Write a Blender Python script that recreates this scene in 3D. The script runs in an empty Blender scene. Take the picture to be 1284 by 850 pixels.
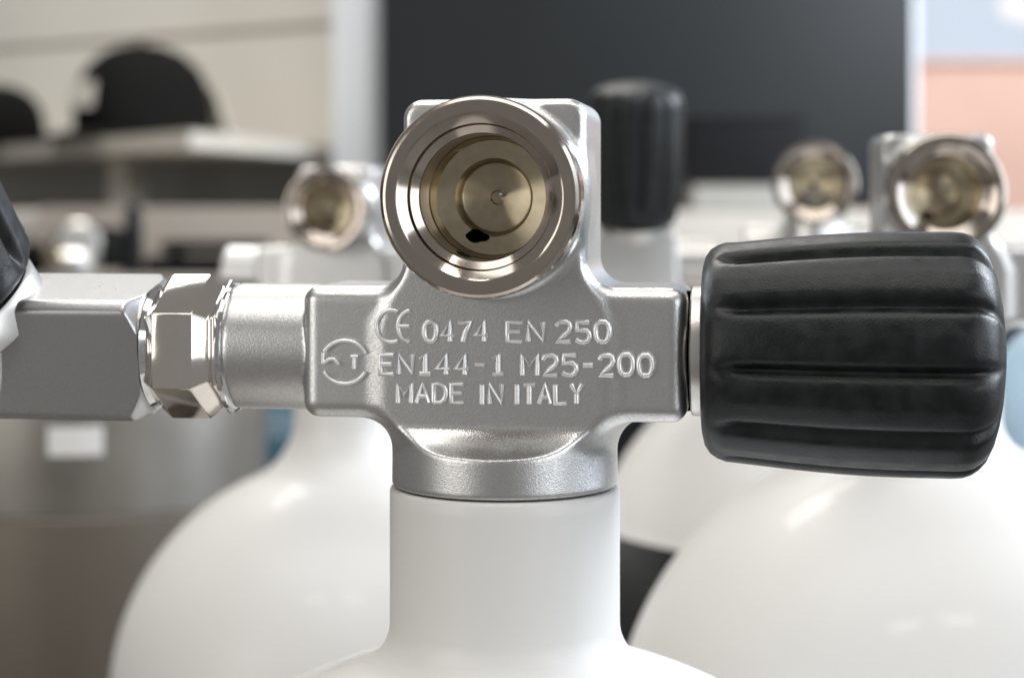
import bpy, bmesh, math, random
import numpy as np
from mathutils import Vector, Matrix

random.seed(7); np.random.seed(7)
scene = bpy.context.scene
COL = scene.collection
S = 0.00013              # metres per design unit (one unit = 0.13 mm)
F = 2300.0               # focal length and subject distance in design units
YH = 255.0               # horizon row
R_ = math.radians

# ------------------------------------------------------------------ camera
cam_d = bpy.data.cameras.new('camera')
cam = bpy.data.objects.new('camera', cam_d); COL.objects.link(cam)
cam.location = (9*S, -F*S, 0); cam.rotation_euler = (R_(90), 0, 0)
cam_d.sensor_width = 36; cam_d.lens = 36*F/1284
cam_d.shift_x = 0.0; cam_d.shift_y = -(425-YH)/1284
cam_d.clip_start = 0.01; cam_d.clip_end = 50
cam_d.dof.use_dof = True; cam_d.dof.focus_distance = 2185*S
cam_d.dof.aperture_fstop = 17.0
scene.camera = cam

# ------------------------------------------------------------------ world, lamps, exposure
world = bpy.data.worlds.new('World'); scene.world = world; world.use_nodes = True
bg = world.node_tree.nodes['Background']
bg.inputs[0].default_value = (0.226, 0.222, 0.218, 1); bg.inputs[1].default_value = 1.0

def area(name, loc, target, sx, sy, power, color):
    d = bpy.data.lights.new(name, 'AREA'); d.shape = 'RECTANGLE'; d.size = sx; d.size_y = sy
    d.energy = power; d.color = color
    o = bpy.data.objects.new(name, d); COL.objects.link(o); o.location = loc
    o.rotation_euler = (Vector(target)-Vector(loc)).to_track_quat('-Z', 'Y').to_euler()
    return o
area('ceiling_lamp', (-0.42, -0.80, 1.60), (-0.42, -0.7, 0), 0.36, 0.16, 2.6, (1, .95, .88))
area('ceiling_lamp', (0.20, -0.80, 1.60), (0.20, -0.7, 0), 0.36, 0.16, 2.6, (1, .95, .88))
area('ceiling_lamp', (0.0, -0.10, 1.65), (0.0, -0.1, 0), 2.4, 0.8, 14.5, (1, .985, .96))
area('ceiling_lamp', (-0.6, 2.35, 2.6), (-0.6, 2.6, 0), 1.8, 0.8, 70, (1, .97, .93))
area('right_lamp', (1.75, 0.15, 0.45), (0, 0.05, 0), 1.3, 1.5, 20, (.80, .89, 1))  # cool daylight from the window side
area('right_lamp', (1.5, -1.35, 0.35), (0, 0.1, -0.1), 1.2, 1.3, 13, (.90, .95, 1))  # added fill lamp at the front right for upright faces
area('right_lamp', (1.6, 1.0, 0.9), (-0.9, 2.9, 0.2), 0.8, 1.0, 80, (.86, .93, 1))  # extra lamp added to brighten the white post and rear wall
area('front_left_fill', (-1.6, -1.2, 0.35), (0, 0.1, -0.1), 1.1, 1.3, 11, (1, .97, .92))  # unseen fill added at the front left

vs = scene.view_settings
vs.view_transform = 'Standard'; vs.look = 'None'; vs.exposure = 0.11; vs.gamma = 1.0
scene.cycles.use_denoising = True
scene.cycles.max_bounces = 10
scene.cycles.caustics_reflective = False; scene.cycles.caustics_refractive = False
scene.cycles.sample_clamp_indirect = 6.0

# ------------------------------------------------------------------ materials
def mat(name, color, rough=0.5, metal=0.0, coat=0.0, noise=0.0, nscale=400.0, bump=0.0, bscale=2500.0,
        rvar=0.0, aniso=0.0, color2=None, emit=None, spec=0.5, stretch=None):
    m = bpy.data.materials.new(name); m.use_nodes = True
    nt = m.node_tree; n = nt.nodes; l = nt.links
    b = n['Principled BSDF']
    b.inputs['Base Color'].default_value = (*color, 1); b.inputs['Roughness'].default_value = rough
    b.inputs['Metallic'].default_value = metal; b.inputs['Specular IOR Level'].default_value = spec
    b.inputs['Coat Weight'].default_value = coat; b.inputs['Coat Roughness'].default_value = 0.06
    if emit:
        b.inputs['Emission Color'].default_value = (*emit[0], 1); b.inputs['Emission Strength'].default_value = emit[1]
    tc = n.new('ShaderNodeTexCoord'); vec = tc.outputs['Object']
    if stretch:
        mp = n.new('ShaderNodeMapping'); mp.inputs['Scale'].default_value = stretch
        l.new(vec, mp.inputs[0]); vec = mp.outputs[0]
    if noise or color2 or rvar:
        t = n.new('ShaderNodeTexNoise'); t.inputs['Scale'].default_value = nscale; t.inputs['Detail'].default_value = 5
        l.new(vec, t.inputs['Vector'])
        mx = n.new('ShaderNodeMix'); mx.data_type = 'RGBA'
        c2 = color2 or tuple(c*(1-noise) for c in color)
        mx.inputs[6].default_value = (*color, 1); mx.inputs[7].default_value = (*c2, 1)
        rp = n.new('ShaderNodeMapRange'); rp.inputs[1].default_value = .35; rp.inputs[2].default_value = .65
        l.new(t.outputs[0], rp.inputs[0]); l.new(rp.outputs[0], mx.inputs[0]); l.new(mx.outputs[2], b.inputs['Base Color'])
        if rvar:
            r2 = n.new('ShaderNodeMapRange'); r2.inputs[1].default_value = .3; r2.inputs[2].default_value = .7
            r2.inputs[3].default_value = max(.02, rough-rvar); r2.inputs[4].default_value = rough+rvar
            l.new(t.outputs[0], r2.inputs[0]); l.new(r2.outputs[0], b.inputs['Roughness'])
    if bump:
        t2 = n.new('ShaderNodeTexNoise'); t2.inputs['Scale'].default_value = bscale; t2.inputs['Detail'].default_value = 3
        l.new(vec, t2.inputs['Vector'])
        bp = n.new('ShaderNodeBump'); bp.inputs['Strength'].default_value = bump; bp.inputs['Distance'].default_value = 0.0002
        l.new(t2.outputs[0], bp.inputs['Height']); l.new(bp.outputs[0], b.inputs['Normal'])
    if aniso:
        b.inputs['Anisotropic'].default_value = aniso; b.inputs['Anisotropic Rotation'].default_value = .25
        tg = n.new('ShaderNodeTangent'); tg.direction_type = 'RADIAL'; tg.axis = 'Y'
        l.new(tg.outputs[0], b.inputs['Tangent'])
    return m

M = {}
M['cast'] = mat('satin_cast_metal', (.67, .667, .66), .34, 1, noise=.14, nscale=2200, bump=.20, bscale=4200, rvar=.06)
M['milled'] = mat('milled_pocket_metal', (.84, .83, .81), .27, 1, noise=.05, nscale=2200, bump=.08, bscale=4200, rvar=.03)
M['letter'] = mat('raised_lettering_metal', (.97, .965, .96), .46, 1, bump=.1, bscale=2500)
M['satin'] = mat('satin_turned_metal', (.66, .645, .62), .36, 1, noise=.06, nscale=300, bump=.12, bscale=2600, rvar=.04)
M['brushed'] = mat('brushed_bar_metal', (.55, .552, .56), .31, 1, noise=.09, nscale=2400, bump=.07, bscale=3200, rvar=.04)
M['chrome'] = mat('chrome', (.78, .78, .79), .07, 1, rvar=.03, noise=.04, nscale=300)
M['nut'] = mat('warm_tinted_nut_metal', (.82, .77, .71), .07, 1, rvar=.03, noise=.05, nscale=300)  # warm base colour stands in for brown reflections on the facets
M['nickel'] = mat('polished_nickel', (.51, .45, .395), .12, 1, rvar=.04, noise=.06, nscale=350)
M['brass'] = mat('turned_brass', (.52, .45, .32), .26, 1, aniso=.9, noise=.12, nscale=500)
M['dark'] = mat('dark_gap', (.003, .003, .003), 1.0, spec=0)
M['rubber'] = mat('black_rubber', (.0035, .0048, .0053), .40, 0, color2=(.010, .012, .013), nscale=320, bump=.30, bscale=3000, rvar=.09, spec=.36)
M['white'] = mat('white_gloss_paint', (.765, .752, .73), .48, 0, coat=.12, noise=.03, nscale=18, bump=.16, bscale=420, rvar=.05)
M['black_paint'] = mat('black_gloss_paint', (.006, .007, .008), .35, 0, coat=.05)
M['grey_steel'] = mat('worn_grey_steel', (.21, .185, .155), .42, .55, color2=(.15, .128, .105), nscale=14, stretch=(1, 1, .35))
M['grey_light'] = mat('bare_steel_lid', (.27, .255, .23), .40, .7, color2=(.20, .185, .165), nscale=20)
M['teal'] = mat('dark_teal_paint', (.02, .07, .10), .3, 0, coat=.3)
M['pale_blue'] = mat('pale_blue_paint', (.40, .55, .68), .4, 0, coat=.2)
M['paper'] = mat('white_paper', (.80, .79, .78), .6)
M['cream'] = mat('cream_board', (.72, .69, .63), .6, noise=.06, nscale=3)
M['cream_dark'] = mat('cream_groove', (.47, .43, .37), .7)
M['shelf'] = mat('shelf_laminate', (.58, .55, .49), .5, noise=.05, nscale=4)
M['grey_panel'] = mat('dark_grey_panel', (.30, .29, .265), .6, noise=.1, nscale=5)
M['beige'] = mat('beige_laminate', (.30, .26, .22), .5, noise=.06, nscale=6)
M['fabric'] = mat('black_fabric', (.007, .007, .0065), .9, bump=.3, bscale=900, spec=.08)
M['tan'] = mat('tan_strap', (.50, .46, .39), .7)
M['post'] = mat('white_frame_paint', (.86, .90, .95), .4)
M['screen'] = mat('dark_screen', (.010, .0115, .0125), .45, 0, noise=.15, nscale=4, spec=.2)
M['black'] = mat('matt_black', (.004, .004, .005), .5, spec=.15)
M['counter_top'] = mat('pale_counter_top', (.46, .42, .37), .45, noise=.08, nscale=10)
M['floor'] = mat('grey_shop_floor', (.16, .15, .14), .5, noise=.12, nscale=8)
M['facade'] = mat('pink_facade', (.60, .40, .335), .8, noise=.10, nscale=6)
M['slate'] = mat('slate_sill', (.06, .075, .085), .5)
M['sky'] = mat('sky_glow', (0, 0, 0), 1, emit=((.66, .74, .86), 1.2), spec=0)
M['cloud'] = mat('bright_cloud', (0, 0, 0), 1, emit=((1, .98, .95), 1.25), spec=0)
gl = bpy.data.materials.new('window_glass'); gl.use_nodes = True
gb = gl.node_tree.nodes['Principled BSDF']; gb.inputs['Transmission Weight'].default_value = 1
gb.inputs['Roughness'].default_value = .0; gb.inputs['IOR'].default_value = 1.02
M['glass'] = gl

# ------------------------------------------------------------------ mesh helpers (design units in, metres out)
def link(name, verts, faces, m, parent=None, sharp=35, smooth=True, scale=True):
    me = bpy.data.meshes.new(name)
    v = np.asarray(verts, dtype=float)
    if scale: v = v*S
    me.from_pydata([tuple(p) for p in v], [], [tuple(f) for f in faces]); me.update()
    bm = bmesh.new(); bm.from_mesh(me); bmesh.ops.recalc_face_normals(bm, faces=bm.faces); bm.to_mesh(me); bm.free()
    if smooth:
        me.polygons.foreach_set('use_smooth', [True]*len(me.polygons))
        if sharp is not None: me.set_sharp_from_angle(angle=R_(sharp))
    if isinstance(m, (list, tuple)):
        for k in m: me.materials.append(k)
    else: me.materials.append(m)
    o = bpy.data.objects.new(name, me); COL.objects.link(o)
    if parent: o.parent = parent
    return o

def tag(o, label=None, cat=None, group=None, kind=None):
    if label: o['label'] = label
    if cat: o['category'] = cat
    if group: o['group'] = group
    if kind: o['kind'] = kind
    return o

def empty(name, loc, rot=(0, 0, 0)):
    o = bpy.data.objects.new(name, None); COL.objects.link(o)
    o.location = Vector(loc)*S; o.rotation_euler = rot; o.empty_display_size = .02
    return o

def frame_of(axis):
    a = Vector(axis).normalized()
    h = Vector((0, 0, 1)) if abs(a.z) < .9 else Vector((1, 0, 0))
    e1 = (h - a*h.dot(a)).normalized(); e2 = a.cross(e1)
    return a, e1, e2

def lathe_vf(profile, origin=(0, 0, 0), axis=(0, 0, 1), n=96, rfun=None):
    """profile: list of (radius, distance along axis); radius 0 closes with a pole."""
    a, e1, e2 = frame_of(axis); o = Vector(origin); V = []; Fc = []; rings = []
    for i, (r, t) in enumerate(profile):
        if r <= 1e-6:
            rings.append([len(V)]); V.append(o+a*t)
        else:
            ids = []
            for k in range(n):
                th = 2*math.pi*k/n
                rr = rfun(r, t, th) if rfun else r
                ids.append(len(V)); V.append(o+a*t+(e1*math.cos(th)+e2*math.sin(th))*rr)
            rings.append(ids)
    for A, B in zip(rings, rings[1:]):
        if len(A) == 1 and len(B) == 1: continue
        for k in range(n):
            k2 = (k+1) % n
            if len(A) == 1: Fc.append((A[0], B[k], B[k2]))
            elif len(B) == 1: Fc.append((A[k], A[k2], B[0]))
            else: Fc.append((A[k], A[k2], B[k2], B[k]))
    return V, Fc

def lathe(name, profile, m, parent=None, origin=(0, 0, 0), axis=(0, 0, 1), n=96, rfun=None, sharp=35):
    V, Fc = lathe_vf(profile, origin, axis, n, rfun)
    return link(name, V, Fc, m, parent, sharp)

def box_vf(c, h, bev=0):
    bm = bmesh.new(); bmesh.ops.create_cube(bm, size=2)
    for v in bm.verts: v.co = Vector((v.co.x*h[0]+c[0], v.co.y*h[1]+c[1], v.co.z*h[2]+c[2]))
    if bev: bmesh.ops.bevel(bm, geom=list(bm.edges), offset=bev, segments=3, profile=.6, affect='EDGES')
    bm.verts.index_update()
    V = [v.co.copy() for v in bm.verts]; Fc = [[v.index for v in f.verts] for f in bm.faces]; bm.free()
    return V, Fc

def box(name, c, h, m, parent=None, bev=0):
    V, Fc = box_vf(c, h, bev); return link(name, V, Fc, m, parent)

def prism(name, pts, z0, z1, m, parent=None):
    n = len(pts); V = [(x, y, z0) for x, y in pts]+[(x, y, z1) for x, y in pts]
    Fc = [tuple(range(n))[::-1], tuple(range(n, 2*n))]+[(i, (i+1) % n, n+(i+1) % n, n+i) for i in range(n)]
    return link(name, V, Fc, m, parent)

def W(px, py, depth):
    """world point (design units) that stands at this distance and shows at this picture position"""
    return Vector(((px-642)*depth/F+9, depth-F, (YH-py)*depth/F))

# ------------------------------------------------------------------ signed distance body -> mesh (surface nets)
def surface_nets(Fd, o, h):
    nx, ny, nz = Fd.shape; sgn = Fd < 0
    def cs(a, i, j, k): return a[i:nx-1+i, j:ny-1+j, k:nz-1+k]
    cnt = sum(cs(sgn, i, j, k).astype(np.int8) for i in (0, 1) for j in (0, 1) for k in (0, 1))
    act = (cnt > 0) & (cnt < 8); I = np.argwhere(act); idx = -np.ones(act.shape, dtype=np.int64); idx[act] = np.arange(len(I))
    acc = np.zeros((len(I), 3)); num = np.zeros(len(I))
    for ax in range(3):
        for p in (0, 1):
            for q in (0, 1):
                a = [0, 0, 0]; others = [x for x in range(3) if x != ax]; a[others[0]] = p; a[others[1]] = q
                b = list(a); b[ax] = 1
                f0 = Fd[I[:, 0]+a[0], I[:, 1]+a[1], I[:, 2]+a[2]]; f1 = Fd[I[:, 0]+b[0], I[:, 1]+b[1], I[:, 2]+b[2]]
                c = (f0 < 0) != (f1 < 0); t = np.where(c, f0/np.where(f0-f1 == 0, 1, f0-f1), 0)
                P = np.tile(np.array(a, float), (len(I), 1)); P[:, ax] = t
                acc[c] += P[c]; num[c] += 1
    V = (I+acc/num[:, None])*h+np.array(o); faces = []
    for ax in range(3):
        sl0 = [slice(None)]*3; sl1 = [slice(None)]*3; sl0[ax] = slice(0, -1); sl1[ax] = slice(1, None)
        E = sgn[tuple(sl0)] != sgn[tuple(sl1)]; G = np.argwhere(E)
        b, c = [x for x in range(3) if x != ax]
        G = G[(G[:, b] > 0) & (G[:, c] > 0) & (G[:, b] < Fd.shape[b]-1) & (G[:, c] < Fd.shape[c]-1)]
        def at(db, dc):
            q = G.copy(); q[:, b] -= db; q[:, c] -= dc; return idx[q[:, 0], q[:, 1], q[:, 2]]
        faces.append(np.stack([at(1, 1), at(0, 1), at(0, 0), at(1, 0)], 1))
    return V, np.concatenate(faces)

def runion(a, b, r): return np.maximum(r, np.minimum(a, b))-np.sqrt(np.maximum(r-a, 0)**2+np.maximum(r-b, 0)**2)
def smax(a, b, k):
    hh = np.clip(.5-.5*(b-a)/k, 0, 1); return b*(1-hh)+a*hh+k*hh*(1-hh)
def rbox(x, y, z, c, hf, r):
    qx = np.abs(x-c[0])-hf[0]+r; qy = np.abs(y-c[1])-hf[1]+r; qz = np.abs(z-c[2])-hf[2]+r
    return np.sqrt(np.maximum(qx, 0)**2+np.maximum(qy, 0)**2+np.maximum(qz, 0)**2)+np.minimum(np.maximum(qx, np.maximum(qy, qz)), 0)-r
def cyl(rad, t, R, t0, t1, r):
    qx = rad-R+r; qy = np.abs(t-(t0+t1)/2)-(t1-t0)/2+r
    return np.sqrt(np.maximum(qx, 0)**2+np.maximum(qy, 0)**2)+np.minimum(np.maximum(qx, qy), 0)-r

TH = R_(8.5)             # the front valve is turned so that its port looks a little to the left
def Lc(px, py, v):
    """local (u, w) on the front valve for a picture position at local depth v"""
    c, s = math.cos(TH), math.sin(TH); k = (px-642)/F
    u = (k*(F+v*c)+9-v*s)/(c+k*s); d = F-u*s+v*c
    return u, (YH-py)*d/F

U_ST = -372.0
VF = -92.0               # front face of the valve body
W_BAR = -182.0           # height of the crossbar axis
U_ST = Lc(287, 440, -40)[0]; U_L = Lc(376, 440, VF)[0]; U_R = Lc(861, 440, VF)[0]
W_PORT = 7.0; U_PORT = 0.0

def valve_body_mesh():
    h = 2.4
    lo = (U_ST-12, -165., -395.); hi = (U_R+12, 125., 150.)
    ax = [np.arange(a, b, h) for a, b in zip(lo, hi)]
    x, y, z = np.meshgrid(*ax, indexing='ij', sparse=True)
    bar = rbox(x, y, z, ((U_L+U_R)/2, 0, W_BAR), ((U_R-U_L)/2, 88, 81), 20)
    collar = cyl(np.sqrt(x*x+y*y), z, 141, -351, -150, 5) + 0*z
    A = runion(bar, collar, 44)
    colm = rbox(x, y, z, (0, 0, -30), (113, 99, 156), 24)
    A = runion(A, colm, 34)
    # milled pocket: flat in front of the body, hollowed out towards the collar
    dy = np.maximum(y+145, 0); dz = np.maximum(-242-z, 0)
    cut = np.maximum(y-VF, np.sqrt(dy*dy+dz*dz)-60)
    A = smax(A, -cut, 3)
    stub = cyl(np.sqrt(y*y+(z-W_BAR)**2), x, 80, U_ST, U_L+10, 7)
    A = np.minimum(A, stub)
    pr = np.sqrt((x-U_PORT)**2+(z-W_PORT)**2)
    boss = cyl(pr, y, 113, -152, 0, 4)
    A = runion(A, boss, 15)
    A = smax(A, -cyl(pr, y, 99, -400, -20, 0), 2)
    V, Q = surface_nets(A, lo, h)
    me = bpy.data.meshes.new('valve_body')
    V = V*S
    me.from_pydata(V.tolist(), [], Q.tolist()); me.update()
    bm = bmesh.new(); bm.from_mesh(me); bmesh.ops.recalc_face_normals(bm, faces=bm.faces)
    for _ in range(1): bmesh.ops.smooth_vert(bm, verts=bm.verts, factor=.5, use_axis_x=True, use_axis_y=True, use_axis_z=True)
    bm.to_mesh(me); bm.free()
    me.polygons.foreach_set('use_smooth', [True]*len(me.polygons))
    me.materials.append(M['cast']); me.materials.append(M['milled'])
    n = len(me.polygons); ce = np.empty(n*3); no = np.empty(n*3)
    me.polygons.foreach_get('center', ce); me.polygons.foreach_get('normal', no)
    ce = ce.reshape(-1, 3)/S; no = no.reshape(-1, 3)
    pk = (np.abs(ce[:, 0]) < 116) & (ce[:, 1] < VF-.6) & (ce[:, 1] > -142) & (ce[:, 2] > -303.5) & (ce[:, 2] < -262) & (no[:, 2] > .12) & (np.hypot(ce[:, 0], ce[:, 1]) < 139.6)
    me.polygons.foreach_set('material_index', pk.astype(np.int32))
    return me

BODY = valve_body_mesh()

def share(name, me, parent=None):
    o = bpy.data.objects.new(name, me); COL.objects.link(o)
    if parent: o.parent = parent
    return o

# handle: fluted rubber barrel along +X, starting at 0
U_H0 = Lc(882, 445, 0)[0]; U_H1 = Lc(1259, 445, 0)[0]; HL = U_H1-U_H0
def handle_mesh():
    K = 11
    prof = [(0, 0), (70, 0), (104, 0), (116, 3), (125, 9), (131, 18), (135, 28)]
    def Rr(t): return 135+ (150-135)*math.sin(min(1, (t-28)/220.)*math.pi/2)
    T = list(np.linspace(45, HL-62, 16)); prof += [(Rr(t), t) for t in T]
    prof += [(149, HL-50), (146, HL-41), (140, HL-32), (131, HL-24), (118, HL-17.5), (100, HL-12), (76, HL-6.5), (45, HL-2), (0, HL)]
    ph = R_(-3)
    def rf(r, t, th):
        if r < 100: return r
        d = ((th-ph)*K/(2*math.pi)) % 1.0; d = min(d, 1-d)       # 0 at the groove, .5 on the crown
        a = max(0, min(1, (t-14)/34.)); a = a*a*(3-2*a)
        b = max(0, min(1, (HL-6-t)/26.)); b = .35+.65*b
        g = math.exp(-(d/.11)**2)
        crown = 1-(d/.5)
        return r-a*b*(11.5*g+3.2*crown)
    V, Fc = lathe_vf(prof, (0, 0, 0), (1, 0, 0), 330, rf)
    o = link('handle_grip', V, Fc, M['rubber'], None, 40)
    me = o.data; bpy.data.objects.remove(o); return me
HANDLE = handle_mesh()

def port_parts(root):
    c = (U_PORT, 0, W_PORT); ax = (0, -1, 0)
    ring = lathe('port_ring', [(99, 60), (113, 148), (115.5, 152), (117.5, 158), (117.5, 190), (115.5, 196), (112, 199.5), (109, 200), (98, 198.5),
                               (96, 197.6), (94.5, 196.6), (85.5, 189.6), (84.8, 187), (84.4, 182), (83.6, 180), (75, 173.4), (74, 170)], M['nickel'], root, c, ax, 144, sharp=11)
    lathe('thread', [(74.2, 170.2), (74, 167), (73.6, 121), (73, 119), (72, 117.5)], M['nickel'], ring, c, ax, 120, sharp=24)
    lathe('seat_wall', [(72.2, 117.6), (71.8, 114), (70.5, 94), (69, 90.5), (60, 89), (47.5, 87), (45, 84), (44.2, 68), (42, 65)], M['brass'], ring, c, ax, 120, sharp=24)
    lathe('seat_floor', [(42.2, 65.2), (40, 64), (22, 60), (9, 57), (8, 50), (0, 48)], M['brass'], ring, c, ax, 96, sharp=24)
    lathe('seat_pin', [(0, 66), (2.4, 65), (3.4, 62), (3.4, 50)], M['chrome'], ring, (c[0]+5, c[1], c[2]+4), ax, 24)
    # irregular black plate on the seat floor, painted shade of an air passage
    pts = [(13*math.cos(a)*(1+.18*math.sin(2*a+.6)), 7.5*math.sin(a)*(1+.22*math.cos(3*a))) for a in [2*math.pi*q/28 for q in range(28)]]
    V = [(c[0]+p[0]-20, -89.4, c[2]+p[1]-47+p[0]*-.15) for p in pts]; V2 = [(a, b+16, d) for a, b, d in V]
    n = len(V)
    link('air_passage_shade', V+V2, [tuple(range(n))]+[(i, (i+1) % n, n+(i+1) % n, n+i) for i in range(n)], M['dark'], ring)
    return ring

def handle_parts(root, org=None):
    b = lathe('bonnet', [(40, 0), (78, 0), (80, 2), (80, 14), (78, 16), (60, 17), (60, 30)], M['satin'], root, (U_R+1.8, 0, W_BAR), (1, 0, 0), 72)
    lathe('bonnet_gap', [(50, -8), (74, -6), (74, 3.5)], M['dark'], b, (U_R+1.8, 0, W_BAR), (1, 0, 0), 72)
    g = share('handle_grip', HANDLE, root); g.location = Vector((U_H0, 0, W_BAR))*S
    return g

# lettering ----------------------------------------------------------------
def stroke(name, paths, rad, v, parent, m):
    """raised rounded strokes on the face; paths are lists of picture positions"""
    V = []; Fc = []; ns = 8
    for path in paths:
        pts = [Vector((Lc(a, b, v)[0], v-.8, Lc(a, b, v)[1])) for a, b in path]
        base = len(V)
        for i, p in enumerate(pts):
            d = (pts[min(i+1, len(pts)-1)]-pts[max(i-1, 0)]).normalized(); nrm = Vector((0, -1, 0)); sd = d.cross(nrm)
            for k in range(ns):
                an = 2*math.pi*k/ns; V.append(p+(sd*math.cos(an)*rad+nrm*math.sin(an)*rad*1.0))
        for i in range(len(pts)-1):
            for k in range(ns):
                k2 = (k+1) % ns
                Fc.append((base+i*ns+k, base+i*ns+k2, base+(i+1)*ns+k2, base+(i+1)*ns+k))
        Fc.append(tuple(base+k for k in range(ns))[::-1]); e = base+(len(pts)-1)*ns; Fc.append(tuple(e+k for k in range(ns)))
    return link(name, V, Fc, m, parent, 60)

def arc(cx, cy, rx, ry, a0, a1, n=20): return [(cx+rx*math.cos(R_(a0+(a1-a0)*i/n)), cy-ry*math.sin(R_(a0+(a1-a0)*i/n))) for i in range(n+1)]

# ------------------------------------------------------------------ cylinders
FLOOR_Z = -5200.0
def tank_profile(Rt, neck_r, neck_top, z0, rf, ztop_band=None):
    zf = z0+math.sqrt((Rt+rf)**2-(neck_r+rf)**2)       # where the neck ends and the fillet begins
    P = [(neck_r*.55, neck_top-40), (neck_r*.6, neck_top), (neck_r-5, neck_top), (neck_r-1.5, neck_top-1.5), (neck_r, neck_top-5)]
    for t in np.linspace(neck_top-20, zf, 6): P.append((neck_r, t))
    ang0 = math.acos((neck_r+rf)/(Rt+rf))               # polar angle of the contact point seen from the sphere centre
    for i in range(1, 15):
        a = math.pi + (ang0-0)*0 + (i/14.)*(ang0)       # fillet sweep on the small circle
        P.append((neck_r+rf+rf*math.cos(a), zf+rf*math.sin(a)))
    for i in range(1, 33):
        a = ang0*(1-i/32.)
        P.append((Rt*math.cos(a), z0+Rt*math.sin(a)))
    return P

def tank(name, ax, ay, Rt, neck_r, neck_top, z0, rf, label, body='white', band_z=None, group=None):
    root = empty(name, (ax, ay, FLOOR_Z)); tag(root, label, 'diving cylinder', group)
    P = [(r, z-FLOOR_Z) for r, z in tank_profile(Rt, neck_r, neck_top, z0, rf)]
    low = [(Rt, 160), (Rt-20, 70), (Rt-90, 12), (Rt-160, 0), (0, 0)]
    if band_z is None:
        Q = P+[(Rt, t) for t in np.linspace(z0-FLOOR_Z-100, 300, 6)]+low
        lathe('shell', Q, M[body], root, n=128, sharp=50)
    else:
        b = band_z-FLOOR_Z
        up = [p for p in P if p[1] > b]; dn = [p for p in P if p[1] <= b]
        lathe('shoulder', up+[(dn[0][0], b)], M['white'], root, n=128, sharp=50)
        lathe('shell', [(dn[0][0]+3, b+.5)]+[(r+4, t) for r, t in dn[1:]]+[(Rt+4, t) for t in np.linspace(z0-FLOOR_Z-100, 300, 6)]+low, M[body], root, n=128, sharp=50)
    return root

# ================================================================== the setting
def sheet(name, c, hx, hy, m):
    return tag(link(name, [(c[0]-hx, c[1]-hy, c[2]), (c[0]+hx, c[1]-hy, c[2]), (c[0]+hx, c[1]+hy, c[2]), (c[0]-hx, c[1]+hy, c[2])], [(0, 1, 2, 3)], m), kind='structure')
sheet('floor', (0, 12000, FLOOR_Z), 24000, 22000, M['floor'])

# angled cream board wall, its boards laid with recessed joints
A = W(-260, YH, 33000); B = W(425, YH, 25600)
d = (B-A).normalized(); nrm = Vector((d.y, -d.x, 0)); wl = (B-A).length
wall = link('wall', *(lambda a, b, t: ([a+nrm*-60+Vector((0, 0, FLOOR_Z)), b+nrm*-60+Vector((0, 0, FLOOR_Z)), b+nrm*-60+Vector((0, 0, 8200)), a+nrm*-60+Vector((0, 0, 8200))], [(0, 1, 2, 3)]))(A, B, 0), M['cream_dark'])
tag(wall, kind='structure')
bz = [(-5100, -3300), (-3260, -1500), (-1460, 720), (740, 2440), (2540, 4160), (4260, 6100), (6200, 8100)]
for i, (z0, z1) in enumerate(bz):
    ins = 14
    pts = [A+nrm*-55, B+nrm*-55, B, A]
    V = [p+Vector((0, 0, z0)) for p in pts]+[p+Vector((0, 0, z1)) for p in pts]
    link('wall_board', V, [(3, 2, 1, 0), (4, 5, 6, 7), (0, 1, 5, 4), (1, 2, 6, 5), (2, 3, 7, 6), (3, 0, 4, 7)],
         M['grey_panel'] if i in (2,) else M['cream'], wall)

# ------------------------------------------------------------------ shelf with caps
sh = empty('wall_shelf', W(160, 190, 25000)); tag(sh, 'pale laminate shelf on the cream wall with black caps on it', 'shelf')
so = W(160, 190, 25000)
def to(o, p): return (p[0]-o[0], p[1]-o[1])
a1 = W(-90, 0, 29000); b1 = W(238, 0, 20400); c1 = W(416, 0, 25800); e1 = W(-150, 0, 33000)
zs = (YH-164)*20400/F
poly = [to(so, p) for p in (a1, b1, c1, W(424, 0, 25400), e1)]
poly = [to(so, p) for p in (a1, b1, c1, W(300, 0, 27000), W(-150, 0, 31400))]
prism('board', poly, zs-190-so.z, zs-so.z, M['shelf'], sh)
bp = W(155, 0, 24600)
prism('bracket', [to(so, bp+Vector(q)) for q in ((-120, -400, 0), (120, -400, 0), (120, 900, 0), (-120, 900, 0))], zs-900-so.z, zs-192-so.z, M['cream_dark'], sh)

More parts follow.
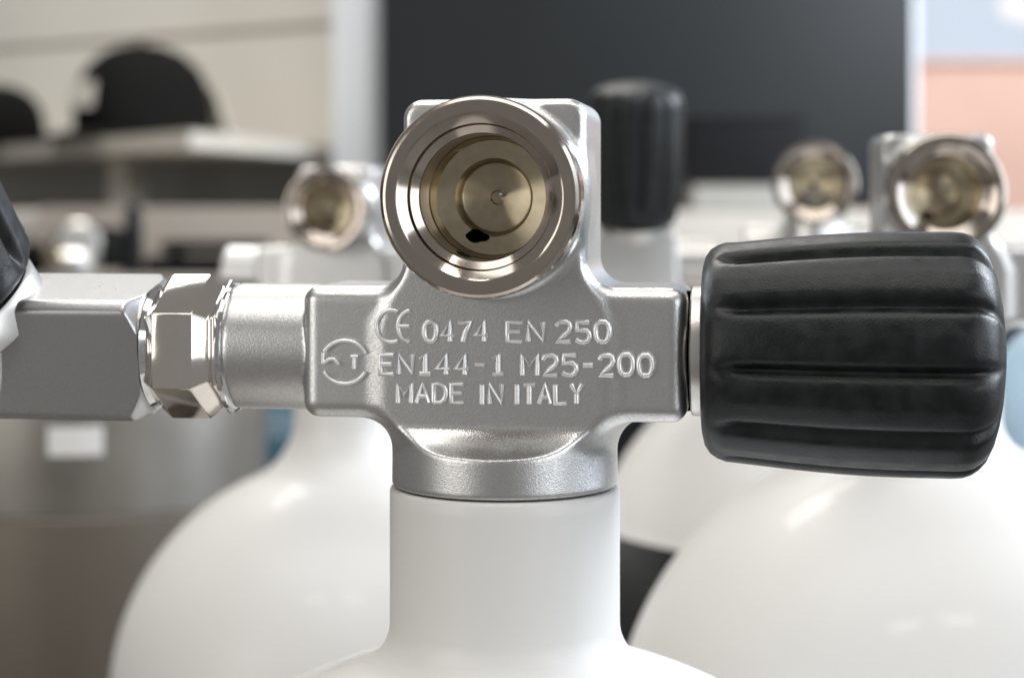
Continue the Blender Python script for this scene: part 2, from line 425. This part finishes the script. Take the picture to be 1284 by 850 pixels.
def cap(px, depth, sc, label, yaw, emblem):
    p = W(px, 0, depth); p.z = zs
    root = empty('baseball_cap', p, (0, 0, yaw)); tag(root, label, 'cap', 'black caps on the shelf')
    n = 40; prof = [(0, 900), (230, 880), (430, 810), (590, 680), (690, 500), (735, 280), (745, 60), (740, 2)]
    crown = lathe('crown', [(r*sc, t*sc*1.16) for r, t in prof], M['fabric'], root, n=64, rfun=lambda r, t, th: r*(1+.05*math.cos(th)-.018*abs(math.cos(3*th))+.02*math.sin(2*th+t*.004)))
    lathe('button', [(0, 1078*sc), (40*sc, 1070*sc), (55*sc, 1026*sc)], M['fabric'], crown, n=24)
    V = []; Fc = []; nr, nt = 8, 25
    for side in (0, 1):
        for i in range(nr):
            for j in range(nt):
                a = R_(-72+144*j/(nt-1)); r = 700+(560*math.cos(a*1.05))*i/(nr-1)
                z = 130-230*abs(math.sin(a))*.35-105*(i/(nr-1))-18*side
                V.append((-r*math.cos(a)*sc, r*math.sin(a)*sc, max(4-side*3, z)*sc))
    g = lambda s, i, j: s*nr*nt+i*nt+j
    for i in range(nr-1):
        for j in range(nt-1):
            Fc += [(g(0, i, j), g(0, i, j+1), g(0, i+1, j+1), g(0, i+1, j)), (g(1, i, j), g(1, i+1, j), g(1, i+1, j+1), g(1, i, j+1))]
    for j in range(nt-1): Fc.append((g(0, nr-1, j), g(0, nr-1, j+1), g(1, nr-1, j+1), g(1, nr-1, j)))
    link('brim', V, Fc, M['fabric'], root)
    if emblem:
        V = []; Fc = []
        for i in range(9):
            for j in range(9):
                th = R_(-16+30*i/8); t = 290+230*j/8
                rr = np.interp(t, [60, 280, 500, 680], [745, 735, 690, 590])+18
                V.append((-rr*math.cos(th)*sc*1.05, rr*math.sin(th)*sc, t*sc*1.16))
        Fc = [(i*9+j, i*9+j+1, i*9+j+10, i*9+j+9) for i in range(8) for j in range(8)]
        link('emblem', V, Fc, M['shelf'], crown)
        V = []; 
        for i in range(14):
            t = i/13.; V += [((760+240*t)*sc, -300*sc, (560-520*t)*sc), ((760+240*t)*sc, -60*sc, (560-520*t)*sc), ((800+240*t)*sc, -60*sc, (570-520*t)*sc), ((800+240*t)*sc, -300*sc, (570-520*t)*sc)]
        Fc = [(i*4+k, i*4+(k+1) % 4, i*4+4+(k+1) % 4, i*4+4+k) for i in range(13) for k in range(4)]
        link('strap', V, Fc, M['tan'], root)
    return root
cap(176, 24000, 1.22, 'black baseball cap with a white emblem on the shelf', R_(48), True)
cap(-2, 26500, .86, 'black cap cut off by the left edge of the picture', R_(20), False)

# ------------------------------------------------------------------ white frame post, dark screen, window
pc = W(445, 0, 24500)
post = empty('door_frame_post', (pc.x, pc.y, FLOOR_Z)); tag(post, 'bright white upright frame post left of the dark screen', 'frame post')
hw = 27*24500/F
box('upright', (0, 0, 6600), (hw, 120, 6600), M['post'], post, 20)
box('stop_strip', (hw*.55, -150, 6600), (hw*.25, 28, 6590), M['post'], post, 8)

sc_ = W(811, 120, 23500); k = 23500/F
scr = empty('display_screen', (sc_.x, sc_.y, W(0, 262, 23500).z)); tag(scr, 'large dark display screen standing behind the valves', 'screen')
hx = 334*k; zt = (262+160)*k
box('housing', (0, 60, zt/2), (hx, 55, zt/2), M['black'], scr, 10)
box('panel', (0, -2, zt/2), (hx-14, 5, zt/2-14), M['screen'], scr, 2)

# pale counter below the screen with a black case on it
ct = empty('counter', (W(700, 0, 21000).x, W(0, 0, 21000).y, FLOOR_Z)); tag(ct, 'pale topped counter with dark front under the dark screen', 'counter')
ztop = W(0, 266, 18500).z-FLOOR_Z
box('counter_top', (0, -800, ztop-330), (6500, 3000, 330), M['counter_top'], ct, 20)
box('front_panel', (0, -500, (ztop-700)/2), (6300, 2500, (ztop-700)/2), M['black'], ct, 10)
cz = W(931, 0, 19500)
cs_ = empty('equipment_case', (cz.x, cz.y, ztop+FLOOR_Z)); tag(cs_, 'black case standing on the counter before the dark screen', 'case')
kk = 19500/F
box('base', (-30, 0, 150), (62*kk, 350, 145), M['grey_panel'], cs_, 20)
box('case_body', (0, 0, 150+330+145), (71*kk, 420, 325), M['black'], cs_, 30)
box('lid', (0, 0, 150+330+145+345), (71*kk, 420, 18), M['black'], cs_, 8)

wz = 26500; kw = wz/F
wx = W(1225, 0, wz)
win = empty('shop_window', (wx.x, wx.y, FLOOR_Z)); tag(win, 'bright shop window right of the dark screen', 'window')
x0 = (1148-1225)*kw
zs0 = W(0, 292, wz).z-FLOOR_Z
box('sill', (400, -120, zs0-150), (82*kw+400, 240, 110), M['slate'], win, 15)
box('apron', (400, 60, (zs0-262)/2), (82*kw+400, 60, (zs0-262)/2), M['slate'], win, 5)
box('bottom_rail', (400, 30, zs0+35), (82*kw+400, 60, 74), M['slate'], win, 8)
box('jamb', (x0-15, 30, 6600), (45, 70, 13200-6600-5), M['post'], win, 8)
box('pane', (450, 40, (zs0+110+13000)/2), (75*kw+430, 8, (13000-zs0-110)/2), M['glass'], win)
# outdoors beyond the pane: facade and sky
fd = 40000; kf = fd/F
fc = W(1260, 0, fd)
fac = empty('building', (fc.x, fc.y, FLOOR_Z)); tag(fac, 'pink building seen through the shop window', 'building')
ftop = W(0, 82, fd).z-FLOOR_Z
box('facade', (900, 0, ftop/2), (4200, 300, ftop/2), M['facade'], fac, 10)
box('cornice', (900, -30, ftop+60), (4260, 360, 58), M['facade'], fac, 10)
sky = link('sky', [W(900, 600, 60000), W(1700, 600, 60000), W(1700, -900, 60000), W(900, -900, 60000)], [(0, 1, 2, 3)], M['sky']); tag(sky, kind='structure')
area('street_daylight', tuple((W(1400, -500, 33000))*S), tuple(Vector((fc.x, fc.y, 1000))*S), 2.5, 1.5, 62, (1, .98, .97))
V, Fc = [], []
cl = lathe('cloud', [(0, 700), (500, 620), (900, 380), (1050, 0), (900, -380), (500, -560), (0, -600)], M['cloud'], None, tuple(W(1300, 5, 57000)), (0, 0, 1), 24, rfun=lambda r, t, th: r*(1.0+.18*math.sin(3*th+t*.004)))
tag(cl, kind='structure')

# ------------------------------------------------------------------ clutter on a lower ledge at the left
lo = W(190, 0, 15500)
led = empty('display_ledge', (lo.x, lo.y, FLOOR_Z)); tag(led, 'beige display ledge behind the valve below the wall shelf', 'ledge')
zl = W(0, 343, 14500).z-FLOOR_Z; kl = 15500/F
box('ledge_top', (0, 0, zl-60), (195*kl, 1500, 60), M['beige'], led, 10)
box('back_board', (0, 1440, zl+258), (195*kl, 40, 258), M['beige'], led, 10)
box('base_panel', (0, 200, (zl-122)/2), (185*kl, 1200, (zl-122)/2), M['grey_panel'], led, 10)
def on_ledge(px, dep): p = W(px, 0, dep); return (p.x, p.y, zl+FLOOR_Z)
kd = 14600/F
g = empty('flat_case', on_ledge(262, 14600)); tag(g, 'lower black flat case of the pair on the beige ledge', 'case', 'flat cases on the ledge')
box('shell', (0, 0, 62), (72*kd, 300, 60), M['black'], g, 15); box('rim', (0, -6, 128), (70*kd, 308, 6), M['black'], g, 2)
g = empty('flat_case', (on_ledge(262, 14600)[0]+60, on_ledge(262, 14600)[1], zl+FLOOR_Z+135)); tag(g, 'upper black flat case of the pair on the beige ledge', 'case', 'flat cases on the ledge')
box('shell', (0, 0, 80), (62*kd, 280, 45), M['black'], g, 15); box('foot', (-50*kd, 0, 18), (4*kd, 200, 17), M['black'], g); box('foot', (50*kd, 0, 18), (4*kd, 200, 17), M['black'], g)
g = empty('display_stand', on_ledge(167, 14300)); tag(g, 'black upright stand between silver fitting and flat cases', 'stand')
lathe('foot', [(0, 26), (60, 24), (110, 14), (120, 0), (0, 0)], M['black'], g, n=32)
lathe('column', [(80, 20), (72, 300), (60, 500), (45, 540), (0, 550)], M['black'], g, n=24)
g = empty('hose_fitting', on_ledge(92, 14200)); tag(g, 'silver round fitting on the beige ledge behind the manifold bar', 'fitting')
lathe('base', [(0, 0), (190, 0), (200, 20), (200, 150), (150, 190), (0, 195)], M['satin'], g, n=40)
lathe('dial', [(0, -90), (120, -90), (165, -70), (170, 60), (150, 80), (0, 85)], M['satin'], g, origin=(40, 0, 240), axis=(.2, -1, .1), n=40)
lathe('knob', [(0, 60), (70, 55), (85, 30), (85, 0), (0, 0)], M['brass'], g, origin=(-100, -150, 150), axis=(-.3, -1, .4), n=32)
g = empty('gear_bag', on_ledge(120, 15600)); tag(g, 'dark gear bag at the back of the ledge behind the silver fitting', 'bag')
kg = 15600/F
lathe('bag_body', [(0, 0), (60*kg, 0), (68*kg, 60), (70*kg, 200), (60*kg, 300), (38*kg, 345), (0, 355)], M['fabric'], g, n=40, rfun=lambda r, t, th: r*(.55+.45*abs(math.sin(th))**.6)*(1+.04*math.sin(5*th+t*.01)))
lathe('bag_loop', [(0, 330), (40, 335), (46, 380), (20, 410), (0, 412)], M['fabric'], g, origin=(-60, 0, 0), n=20)
g = empty('rubber_ball', on_ledge(42, 14200)); tag(g, 'small black rubber bulb at the left end of the ledge', 'bulb')
lathe('bulb', [(0, 0), (60, 5), (110, 50), (125, 120), (105, 200), (50, 245), (0, 255)], M['fabric'], g, n=32)
g = empty('carton', on_ledge(345, 14000)); tag(g, 'small white carton on the ledge beside the blurred left valve', 'carton')
box('carton_body', (0, 0, 85), (24*14000/F, 120, 84), M['paper'], g, 8); box('flap', (0, -30, 172), (23*14000/F, 90, 3), M['paper'], g)

# grey steel drum behind the manifold, dark teal cylinder, pale blue cylinder
dd = 6900; dc = W(112, 0, dd)
dr = empty('steel_drum', (dc.x, dc.y, FLOOR_Z)); tag(dr, 'brownish grey steel drum with white sticker behind the manifold bar', 'drum')
zt = W(0, 420, dd).z-FLOOR_Z; zb = W(0, 612, dd).z-FLOOR_Z; rd = 222*dd/F
lathe('shell', [(rd-14, zb), (rd, zb-12), (rd, zb-500), (rd, zb-1500), (rd, 60), (rd-30, 0), (0, 0)], M['grey_steel'], dr, n=128)
lathe('lid', [(0, zt), (rd*.6, zt-6), (rd*.86, zt-40), (rd*.97, zt-120), (rd-2, zt-230), (rd-8, zb+2)], M['grey_light'], dr, n=128, sharp=60)
V = []; Fc = []
th0 = math.asin((112-112)/222.)
for i in range(9):
    for j, z in enumerate((W(0, 508, dd-rd).z, W(0, 572, dd-rd).z)):
        a = R_(1+16*i/8.)
        zz = z-FLOOR_Z
        rr = np.interp(zt-zz, [0, 6, 40, 120, 230, zt-zb], [0, rd*.6, rd*.86, rd*.97, rd-2, rd-8])+4
        V.append((rr*math.sin(a), -rr*math.cos(a), zz))
Fc = [(2*i, 2*i+2, 2*i+3, 2*i+1) for i in range(8)]
link('sticker', V, Fc, M['paper'], dr)

t = W(345, 0, 9000)
tank('diving_cylinder', t.x, t.y, 560, 130, W(0, 430, 9000).z, W(0, 430, 9000).z-640, 60, 'dark teal cylinder half hidden behind the left white cylinder', 'teal')
t = W(1335, 0, 5400)
tank('diving_cylinder', t.x, t.y, 200, 110, W(0, 385, 5400).z, W(0, 385, 5400).z-230, 30, 'slim pale blue cylinder at the right picture edge behind the black handle', 'pale_blue')

# ================================================================== cylinders and valves
NECK = 144.0
def valve(axis, z, yaw, label, handle=False, plug=False, group=None, rounded=False):
    root = empty('cylinder_valve', (axis[0], axis[1], z), (0, 0, yaw)); tag(root, label, 'valve', group)
    if rounded:
        b = lathe('valve_body', [(0, -95), (88, -95), (100, -88), (108, -70), (112, 0), (113, 150), (108, 153), (96, 154)], M['cast'], root, (U_PORT, 0, W_PORT), (0, -1, 0), 96)
        lathe('stem', [(84, -20), (84, -270), (90, -290), (136, -300), (141, -306), (141, -351), (0, -351)], M['cast'], root, n=96)
        lathe('arm', [(0, -200), (66, -200), (74, -192), (74, 210), (66, 218), (0, 218)], M['satin'], root, (0, 0, W_BAR), (1, 0, 0), 64)
    else:
        b = share('valve_body', BODY, root)
    lathe('neck_seal', [(120, -352.4), (136, -352.4), (137, -351.6), (136, -350.5), (120, -350)], M['slate'], root, n=96)
    port_parts(root)
    if handle: handle_parts(root)
    if plug:
        lathe('end_plug', [(0, 16), (55, 15), (70, 12), (74, 8), (74, -6)], M['satin'], root, (U_R, 0, W_BAR), (1, 0, 0), 48)
    return root, b

tank('diving_cylinder', 0, 0, 657, NECK, -352.6, -1208, 60, 'white cylinder in front carrying the sharp valve with lettering')
vroot, vbody = valve((0, 0), 0, -TH, 'sharp satin metal valve with raised lettering and black handle in front', handle=True)

# lettering on the front face
GLYPH = {
    '0': [[(.3, 0), (.1, .14), (0, .35), (0, .65), (.1, .86), (.3, 1), (.7, 1), (.9, .86), (1, .65), (1, .35), (.9, .14), (.7, 0), (.3, 0)]],
    '1': [[(.2, .74), (.55, 1), (.55, 0)], [(.15, 0), (.95, 0)]],
    '2': [[(0, .78), (.12, .94), (.35, 1), (.7, 1), (.93, .9), (1, .72), (.9, .52), (.5, .3), (0, 0), (1, 0)]],
    '4': [[(.72, 0), (.72, 1), (0, .28), (1, .28)]],
    '5': [[(.95, 1), (.08, 1), (.05, .56), (.4, .62), (.75, .6), (.97, .44), (1, .28), (.9, .08), (.6, 0), (.3, 0), (0, .12)]],
    '7': [[(0, 1), (1, 1), (.6, .5), (.4, 0)]],
    'E': [[(1, 1), (0, 1), (0, 0), (1, 0)], [(0, .52), (.85, .52)]],
    'N': [[(0, 0), (0, 1), (1, 0), (1, 1)]],
    'M': [[(0, 0), (0, 1), (.5, .42), (1, 1), (1, 0)]],
    'A': [[(0, 0), (.5, 1), (1, 0)], [(.2, .34), (.8, .34)]],
    'D': [[(0, 0), (0, 1), (.6, 1), (.88, .84), (1, .62), (1, .38), (.88, .16), (.6, 0), (0, 0)]],
    'I': [[(.5, 0), (.5, 1)]],
    'T': [[(0, 1), (1, 1)], [(.5, 1), (.5, 0)]],
    'L': [[(0, 1), (0, 0), (1, 0)]],
    'Y': [[(0, 1), (.5, .48), (1, 1)], [(.5, .48), (.5, 0)]],
    '-': [[(.1, .48), (.9, .48)]]}
GW = {'I': .35, 'M': 1.1, '-': .85}
def word(txt, x0, x1, y0, y1):
    ws = [GW.get(c, 1.0) for c in txt]; gap = .42
    tot = sum(ws)+gap*(len(txt)-1); k = (x1-x0)/tot; x = x0; paths = []
    for c, w in zip(txt, ws):
        dy = random.uniform(-.6, .6)
        for p in GLYPH[c]: paths.append([(x+a*w*k, y1-b*(y1-y0)+dy) for a, b in p])
        x += (w+gap)*k
    return stroke('lettering', paths, 3.2, VF, vbody, M['letter'])
for txt, x0, x1, y0, y1 in (('0474', 532, 611, 404, 428), ('EN', 636, 681, 404, 428), ('250', 698, 764, 404, 429),
                            ('EN144-1', 477, 632, 445, 469), ('M25-200', 655, 818, 445, 470),
                            ('MADE', 499, 581, 482, 505), ('IN', 602, 629, 482, 506), ('ITALY', 646, 730, 482, 506)):
    word(txt, x0, x1, y0, y1)
stroke('conformity_mark', [arc(491, 409, 19, 20, 65, 295), arc(517, 409, 18, 20, 100, 260), [(500, 409), (513, 409)]], 2.6, VF, vbody, M['letter'])
stroke('maker_mark', [arc(432, 454, 29, 27, 25, 150), arc(432, 454, 29, 27, 205, 332), [(405, 442), (405, 456)], [(406, 455), (413, 450), (419, 450), (425, 457)],
                      [(444, 446), (444, 462)], [(440, 447), (449, 447)]], 2.4, VF, vbody, M['letter'])

# ------------------------------------------------------------------ front manifold (bar, chrome nut, isolator knob)
mroot = empty('isolator_manifold', (0, 0, 0), (0, 0, -TH)); tag(mroot, 'square metal manifold bar with chrome hex nut left of the sharp valve', 'manifold')
CW = W_BAR-2
def poly_r(th, nsides, apo, phase, rnd=0.0):
    a = ((th-phase+math.pi/nsides) % (2*math.pi/nsides))-math.pi/nsides
    p = 60.0; q = sum(max(0.0, math.cos(a+2*math.pi*k/nsides))**p for k in (-1, 0, 1))
    return apo/q**(1/p)
def shaped(name, u0, u1, nsides, apo, phase, cone, m, parent, n=480, cham=12, steps=36, rmax=None, slope=1.15):
    """prism with turned chamfers on its ends; cone = end radii (left, right) at the faces"""
    ts = sorted(set([u0, u0+.01]+list(np.linspace(u0, u0+cham*2.6, steps))+list(np.linspace(u1-cham*2.6, u1, steps))+[u1]))
    prof = [(0, ts[0])]+[(1, t) for t in ts]+[(0, ts[-1])]
    def rf(r, t, th):
        R = poly_r(th, nsides, apo, phase)
        ks = 1.3; cs = [R, rmax or 1e9, cone[0]+(t-u0)*slope, cone[1]+(u1-t)*slope]; mn = min(cs)
        return mn-ks*math.log(sum(math.exp(-(c-mn)/ks) for c in cs))+ks*.0
    V, Fc = lathe_vf(prof, (0, 0, CW), (1, 0, 0), n, rf)
    return link(name, V, Fc, m, parent, 50)
uL = lambda px: Lc(px, 440, -40)[0]
# angle 0 of the lathe frame points up (+Z); positive turns towards the viewer or away
bar = shaped('square_bar', uL(-230), uL(186), 4, 79, R_(13), (70, 88), M['brushed'], mroot, cham=16, rmax=104)
lathe('chamfer_collar', [(70, 0), (80, 2), (76, 9), (66, 12), (66, 22)], M['chrome'], bar, (uL(186)-1, 0, CW), (1, 0, 0), 72)
V, Fc = lathe_vf([(0, uL(190)), (80, uL(190)), (93, uL(204)), (93, uL(252)), (78, uL(268)), (78, uL(271)), (86, uL(276)), (86, uL(280)), (74, uL(284)), (0, uL(284))], (0, 0, CW), (1, 0, 0), 6)
bm = bmesh.new(); bv = [bm.verts.new(p) for p in V]
for f in Fc: bm.faces.new([bv[k] for k in f])
bmesh.ops.recalc_face_normals(bm, faces=bm.faces)
ed = [e for e in bm.edges if e.is_manifold and e.calc_face_angle(0) > .2]
bmesh.ops.bevel(bm, geom=ed, offset=1.7, segments=3, profile=.5, affect='EDGES', clamp_overlap=True)
bm.verts.index_update()
nut = link('hex_nut', [v.co.copy() for v in bm.verts], [[v.index for v in f.verts] for f in bm.faces], M['nut'], mroot, 30)
bm.free()
lathe('thread_sleeve', [(58, -30), (64, -28), (64, 40), (58, 42)], M['chrome'], mroot, (uL(192), 0, CW), (1, 0, 0), 72)
lathe('lock_ring', [(60, -4), (70, -3), (76, 1), (82, 4), (82, 9), (77, 13), (62, 14)], M['chrome'], mroot, (uL(276)+2, 0, CW), (1, 0, 0), 72)
ka = Vector((-.28, -.55, .79)).normalized()
kb = Vector((uL(-44), -6, CW-8))
bon = lathe('bonnet', [(70, -40), (97, -38), (97, 30), (94, 34), (116, 35), (119, 38), (119, 74), (115, 80), (60, 82)], M['satin'], mroot, kb, ka, 96)
g = share('knob_grip', HANDLE, mroot)
g.location = (kb+ka*83)*S; g.rotation_euler = ka.to_track_quat('X', 'Z').to_euler()

# ------------------------------------------------------------------ blurred cylinders behind
def behind(axpx, depth, zoff, yaw, Rt, z0, rf, lt, lv, body='white', band=None, plug=True, rounded=False):
    p = W(axpx, 0, depth)
    nt = zoff-352.6
    tank('diving_cylinder', p.x, p.y, Rt, NECK, nt, z0, rf, lt, body, band, 'cylinders standing behind')
    return valve((p.x, p.y), zoff, yaw, lv, plug=plug, group='blurred valves behind', rounded=rounded)[0]
p1 = behind(432, 5237, -22, R_(-11), 657, -1385, 190, 'white cylinder behind left of the sharp valve', 'blurred silver valve left of the sharp valve', plug=False)
p2 = behind(1020, 5237, 46, R_(-8), 640, -1070, 60, 'white shouldered cylinder with black body behind the black handle', 'small round blurred silver valve above the black handle, left of the larger one', body='black_paint', band=-905, plug=False, rounded=True)
p3 = behind(1166, 3798, 14, R_(-3), 657, -1140, 80, 'large white cylinder at the right below the black handle', 'larger blurred valve right above the black handle', plug=True)

# manifold of the pair behind with its upright isolator knob
q1 = W(432, 0, 5237); q2 = W(1034, 0, 5237); qk = W(794, 0, 5180)
iso = empty('isolator_manifold', (qk.x, qk.y, W_BAR+10)); tag(iso, 'blurred manifold with upright black knob right of the sharp valve', 'manifold')
lathe('cross_bar', [(0, q1.x-qk.x+250), (72, q1.x-qk.x+250), (72, q2.x-qk.x-320), (0, q2.x-qk.x-320)], M['satin'], iso, (0, 0, 0), (1, 0, 0), 48)
box('isolator_body', (0, 0, 0), (120, 100, 92), M['cast'], iso, 18)
ka2 = Vector((0, -.16, 1)).normalized()
lathe('bonnet', [(60, 60), (100, 80), (100, 108), (92, 112)], M['satin'], iso, (0, 0, 0), ka2, 64)
g = share('knob_grip', HANDLE, iso); g.location = ka2*112*S; g.rotation_euler = ka2.to_track_quat('X', 'Y').to_euler(); g.scale = (1.12, .90, .90)
